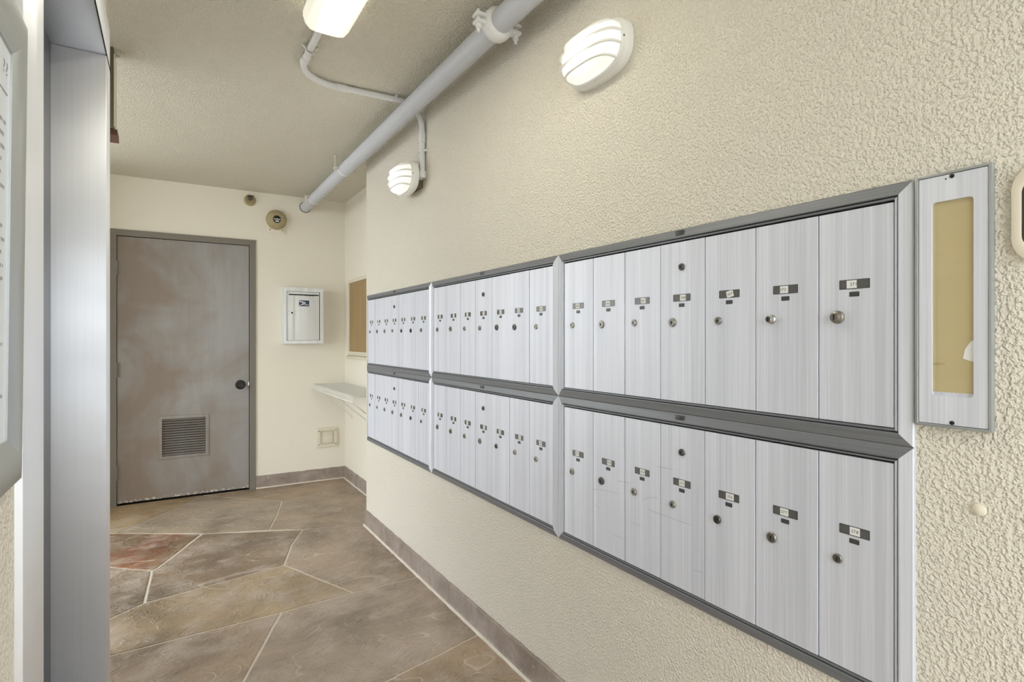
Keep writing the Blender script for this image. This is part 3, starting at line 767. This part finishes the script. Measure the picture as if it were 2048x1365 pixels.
def clamp(y, rod):                                      # rod: hangs on rods from the ceiling, else a short bolted collar
    yk = y-YB; mb = MB(); r0, r1 = PR+0.0005, PR+0.0045; n = 18; vs_ = []
    for k in range(n+1):
        t = PI*k/n
        for r in (r0, r1):
            for dy in (-0.012, 0.012): vs_.append((r*math.cos(t), yk+dy, -r*math.sin(t)))
    fs = []
    for k in range(n):
        a = 4*k; b = a+4
        fs += [(a,b,b+1,a+1),(a+2,a+3,b+3,b+2),(a,a+2,b+2,b),(a+1,b+1,b+3,a+3)]
    mb.add(vs_, fs)
    for s_ in (-1, 1): mb.box(min(s_*PR, s_*(PR+0.034)), max(s_*PR, s_*(PR+0.034)), yk-0.012, yk+0.012, -0.003, 0.003)
    st = mb.build('clamp', M['conduit'], pp)
    for s_ in (-1, 1):
        mb = MB(); x = s_*(PR+0.024); mb.cyl((x,yk,-0.018 if rod else -0.034),(x,yk,H-PZ-0.001 if rod else 0.02),0.0045,10); mb.lathe([(0.009,-0.012),(0.009,-0.003)], (x,yk,0), (0,0,1), 6)
        if rod: mb.lathe([(0.009,H-PZ-0.012),(0.009,H-PZ-0.001)], (x,yk,0), (0,0,1), 10)
        else: mb.box(min(s_*PR,x+s_*0.012), max(s_*PR,x+s_*0.012), yk-0.014, yk+0.014, 0.008, 0.015)
        mb.build('hanger_rod', M['trimcream'], st, smooth=True)
clamp(3.87, True); clamp(4.81, False)

# ------------------------------------------------------------------ back wall fixtures
bell = thing('alarm_bell', 'round tan alarm bell on the cream wall right of the door', 'bell', (0.793, YB, 2.275))
mb = MB(); mb.box(-0.075, 0.075, -0.010, 0, -0.115, 0.07); mb.build('mounting_plate', M['smooth'], bell, bevel=0.002)
mb = MB(); mb.lathe([(0.080,0.012),(0.084,0.016),(0.084,0.022),(0.082,0.036),(0.074,0.050),(0.056,0.060),(0.036,0.063),(0.030,0.0565),(0.001,0.057)], (0,0,0), (0,-1,0), 36)
mb.build('gong', M['belltan'], bell, smooth=True)
mb = MB(); mb.lathe([(0.030,0.0565),(0.030,0.0585),(0.028,0.059)], (0,0,0), (0,-1,0), 28); cb = mb.build('centre_badge', M['black'], bell, smooth=True)
mb = MB(); mb.box(-0.026,-0.008,-0.0600,-0.059,-0.004,0.003); mb.box(0.008,0.026,-0.0600,-0.059,-0.004,0.003)
mb.prism_y([(-0.016,-0.012),(0.016,-0.012),(0.010,-0.022),(-0.010,-0.022)][::-1], -0.060, -0.059)
mb.build('badge_print', M['paper'], cb)
mb = MB(); mb.lathe([(0.007,0.059),(0.007,0.063),(0.004,0.064)], (0,0,0), (0,-1,0), 14); mb.build('centre_screw', M['chrome'], bell, smooth=True)
for s_ in (-1, 1):
    mb = MB(); mb.lathe([(0.006,0.010),(0.006,0.016)], (s_*0.050,0,-0.085), (0,-1,0), 10); mb.build('screw', M['belltan'], bell)

sk = thing('wall_sprinkler', 'small tan sidewall sprinkler in round escutcheon, above the door under the ceiling', 'sprinkler', (0.588, YB, 2.420))
mb = MB(); mb.lathe([(0.047,0.0),(0.047,0.006),(0.043,0.014),(0.033,0.020),(0.030,0.018),(0.001,0.018)], (0,0,0), (0,-1,0), 28); mb.build('escutcheon', M['belltan'], sk, smooth=True)
mb = MB(); mb.lathe([(0.012,0.016),(0.012,0.040),(0.008,0.043),(0.006,0.070),(0.001,0.071)], (0,0,0.004), (0,-1,0), 16); mb.build('body', M['darklock'], sk, smooth=True)
for s_ in (-1, 1):
    mb = MB(); mb.tube([(s_*0.010,-0.036,0.004),(s_*0.017,-0.050,0.004),(s_*0.012,-0.068,0.004),(0,-0.074,0.004)], 0.003, 8); mb.build('frame_arm', M['darklock'], sk, smooth=True)
mb = MB(); mb.prism_y([(-0.020,0.020),(0.020,0.020),(0.024,0.026),(-0.024,0.026)], -0.085, -0.030); mb.build('deflector', M['olive'], sk)

db = thing('mail_drop_box', 'shallow aluminium mail drop box with blue eagle sticker on the back wall', 'mailbox', (0.997, YB, 1.219))
bw, bh, bd = 0.164, 0.478, 0.116
mb = MB(); mb.box(-bw, bw, -bd+0.004, 0, 0, bh); mb.build('body', M['alu_box'], db, bevel=0.002)
mb = MB(); ring_plate(mb, [(-bw-0.002,-0.002),(bw+0.002,-0.002),(bw+0.002,bh+0.002),(-bw-0.002,bh+0.002)], [(-bw+0.026,0.026),(bw-0.028,0.026),(bw-0.028,bh-0.034),(-bw+0.026,bh-0.034)], -bd-0.012, -bd+0.004)
mb.build('frame', M['alu_box'], db, bevel=0.003)
dx0, dx1 = -bw+0.028, bw-0.034
mb = MB(); mb.box(dx0, dx1, -bd-0.004, -bd+0.004, 0.028, bh-0.037); 
mb.box(dx0+0.015, dx0+0.062, -bd-0.0062, -bd-0.004, 0.028, bh-0.075)
dr = mb.build('front_door', M['alu_box'], db, bevel=0.001)
mb = MB(); mb.box(dx0+0.014, dx1-0.006, -bd-0.0052, -bd-0.003, bh-0.066, bh-0.056); mb.build('letter_slot', M['dark'], dr)
mb = MB(); mb.box(bw-0.0335, bw-0.0285, -bd-0.0015, -bd+0.0045, 0.028, bh-0.037); mb.build('side_gap', M['dark'], db)
sx, sz = 0.002, 0.345
mb = MB(); mb.box(sx-0.042, sx+0.042, -bd-0.0050, -bd-0.004, sz-0.025, sz+0.025)
yy = -bd-0.0053
mb.m = 1
for pl in ([(-0.036,0.018),(0.006,0.010),(0.014,0.002),(-0.014,0.006),(-0.036,0.010)], [(-0.036,-0.015),(-0.012,-0.004),(0.016,0.001),(0.010,-0.004),(-0.010,-0.010),(-0.036,-0.019)],
           [(-0.018,0.003),(0.010,-0.001),(0.004,-0.004),(-0.014,-0.001)], [(0.012,-0.006),(0.034,-0.008),(0.034,-0.010),(0.008,-0.010)], [(0.0,-0.013),(0.034,-0.013),(0.034,-0.0145),(-0.006,-0.0145)]):
    mb.add([(sx+x*1.12, yy, sz+z*1.2) for x, z in pl], [list(range(len(pl)))])
mb.build('postal_sticker', [M['blue'], M['paper']], dr, label='blue postal sticker with white eagle head')
mb = MB(); write(mb, 'LETTERS', sx+0.030, 0.396, 0.020, -bd-0.0046); mb.build('lettering', M['alu_v'], dr, label='faint raised lettering')
mb = MB(); mb.box(sx, sx+0.086, -bd-0.0046, -bd-0.004, 0.4085, 0.4105); mb.build('scored_line', M['label'], dr)
mb = MB(); mb.lathe([(0.0075,0),(0.0075,0.004),(0.004,0.005)], (dx0+0.040,-bd-0.0062,0.262), (0,-1,0), 16); mb.build('lock', M['black'], dr, smooth=True)
for x in (dx0+0.010, dx0+0.069):
    for z in (0.249, 0.275):
        mb = MB(); mb.lathe([(0.003,0),(0.003,0.002)], (x,-bd-0.004,z), (0,-1,0), 10); mb.build('rivet', M['oldbrass'], dr)

vp = thing('wall_cover_plate', 'square cream recessed cover plate low on the back wall, under the shelf', 'cover plate', (1.219, YB, 0.379))
mb = MB(); ring_plate(mb, rrect(-0.088,0.088,-0.088,0.088,0.014,3), rrect(-0.058,0.058,-0.058,0.058,0.004,3), -0.014, 0); mb.build('cover_frame', M['trimcream'], vp, bevel=0.003)
mb = MB(); ring_plate(mb, rrect(-0.055,0.055,-0.055,0.055,0.003,2), rrect(-0.050,0.050,-0.050,0.050,0.002,2), -0.013, -0.001); mb.build('inner_rim', M['trimcream'], vp)
mb = MB(); mb.box(-0.049,0.049,-0.008,-0.002,-0.049,0.012); mb.box(-0.049,0.049,-0.005,-0.001,0.012,0.049); mb.build('flap', M['trimcream'], vp, bevel=0.001)
for a in (-0.073, 0.073):
    for b in (-0.060, 0.060):
        mb = MB(); mb.lathe([(0.0045,0),(0.0045,0.002)], (a,-0.014,b), (0,-1,0), 10); mb.build('screw', M['darklock'], vp)

# notice board on the alcove wall
nb = thing('notice_board', 'brown board in a cream frame on the alcove wall, half hidden by the corner', 'board', (XA, 5.03, 1.115), -PI/2)
mb = MB(); mb.box(0.03, 1.15, -0.008, 0, 0.035, 0.632); mb.build('panel', M['board'], nb)
mb = MB(); ring_plate(mb, [(0,0.0),(1.18,0.0),(1.18,0.662),(0,0.662)], [(0.03,0.035),(1.15,0.035),(1.15,0.632),(0.03,0.632)], -0.016, 0); mb.build('frame', M['trimcream'], nb, bevel=0.002)
mb = MB(); mb.box(0.0, 1.18, -0.03, 0, -0.028, -0.002); mb.build('ledge', M['trimcream'], nb, bevel=0.003)

# wire shelf in the alcove
SY0, SY1, SX0, SZ = 3.88, 5.165, 1.083, 0.853
ws = thing('wire_shelf', 'white wire shelf with paper liner in the alcove, held by sloping braces', 'shelf', (XA, SY0, SZ))
def sp(x, y, z): return (x-XA, y-SY0, z)
for x in (SX0+0.003, SX0+0.10, SX0+0.20, XA-0.006):
    mb = MB(); mb.cyl(sp(x,SY0,0), sp(x,SY1,0), 0.0035, 8); mb.build('long_wire', M['wire'], ws)
mb = MB(); mb.cyl(sp(SX0,SY0,-0.030), sp(SX0,SY1,-0.030), 0.0038, 8); mb.build('long_wire', M['wire'], ws)
NW = 50
base = None
for k in range(NW+1):
    y = (SY1-SY0)*k/NW
    if base is None:
        mb = MB(); mb.tube([(SX0-XA,0,-0.032),(SX0-XA-0.002,0,0.002),(SX0-XA+0.006,0,0.006),(-0.003,0,0.006)], 0.0022, 6); base = mb.build('cross_wire', M['wire'], ws)
    else:
        o = base.copy(); C.objects.link(o); o.parent = ws; o.location = (0, y, 0)
mb = MB(); mb.box(SX0+0.012-XA, -0.008, 0.02, SY1-SY0-0.01, 0.009, 0.0115); mb.build('shelf_liner', M['paper'], ws, label='white sheet lying over the wires')
for y in (3.93, 4.37, 4.95):
    mb = MB(); mb.tube([sp(SX0+0.003,y,-0.032), sp(SX0+0.02,y,-0.045), sp(XA-0.012,y,-0.262), sp(XA-0.004,y,-0.285)], 0.005, 8); mb.build('brace', M['wire'], ws, smooth=True)

# ------------------------------------------------------------------ framed poster on the elevator wall, leaning out a little at its top
po = thing('framed_notice', 'silver framed white notice at the left photo edge, beside the steel doorway', 'notice', (XL+0.002, 0.395, 1.090), PI/2)
po.rotation_euler = (math.radians(0.6), 0, PI/2)
pw, ph, fwid = 0.515, 0.560, 0.058
mb = MB()
prof = [(0.0,0.0),(0.0,0.006),(0.004,0.010),(0.018,0.0125),(0.034,0.013),(0.044,0.012),(0.052,0.009),(0.058,0.006),(0.058,0.002)]
for side in ('top','bottom','left','right'):
    vs_ = []
    for s_, d in prof:
        p = {'top': [(s_,ph-s_),(pw-s_,ph-s_)], 'bottom': [(pw-s_,s_),(s_,s_)], 'left': [(s_,s_),(s_,ph-s_)], 'right': [(pw-s_,ph-s_),(pw-s_,s_)]}[side]
        vs_ += [(x,-d,z) for x,z in p]
    mb = MB(); mb.add(vs_, [(2*k,2*k+1,2*k+3,2*k+2) for k in range(len(prof)-1)]); mb.build('frame_rail', M['framegrey'], po, smooth=True, angle=60)
mb = MB(); mb.box(fwid-0.004, pw-fwid+0.004, -0.004, -0.001, fwid-0.004, ph-fwid+0.004); sh = mb.build('sheet', M['sheet'], po)
mb = MB(); xr = pw-fwid
write(mb, '??', xr-0.021, ph-0.083, 0.021, -0.0043, squeeze=1.7)
mb.box(xr-0.20, xr-0.012, -0.0044, -0.0041, ph-0.112, ph-0.110)
mb.build('heading', M['faint'], sh)
mb = MB(); rr = random.Random(3)
for k in range(24):
    z = ph-0.145-k*0.0145
    if k in (6, 7, 13, 14, 20): continue
    x = 0.08
    xe = xr-0.012-rr.uniform(0, 0.025)
    while x < xe:
        l = rr.uniform(0.008, 0.026); mb.box(x, min(x+l, xe), -0.0044, -0.0041, z-0.0018, z+0.0018); x += l+0.005
mb.build('print_lines', M['faint'], sh)
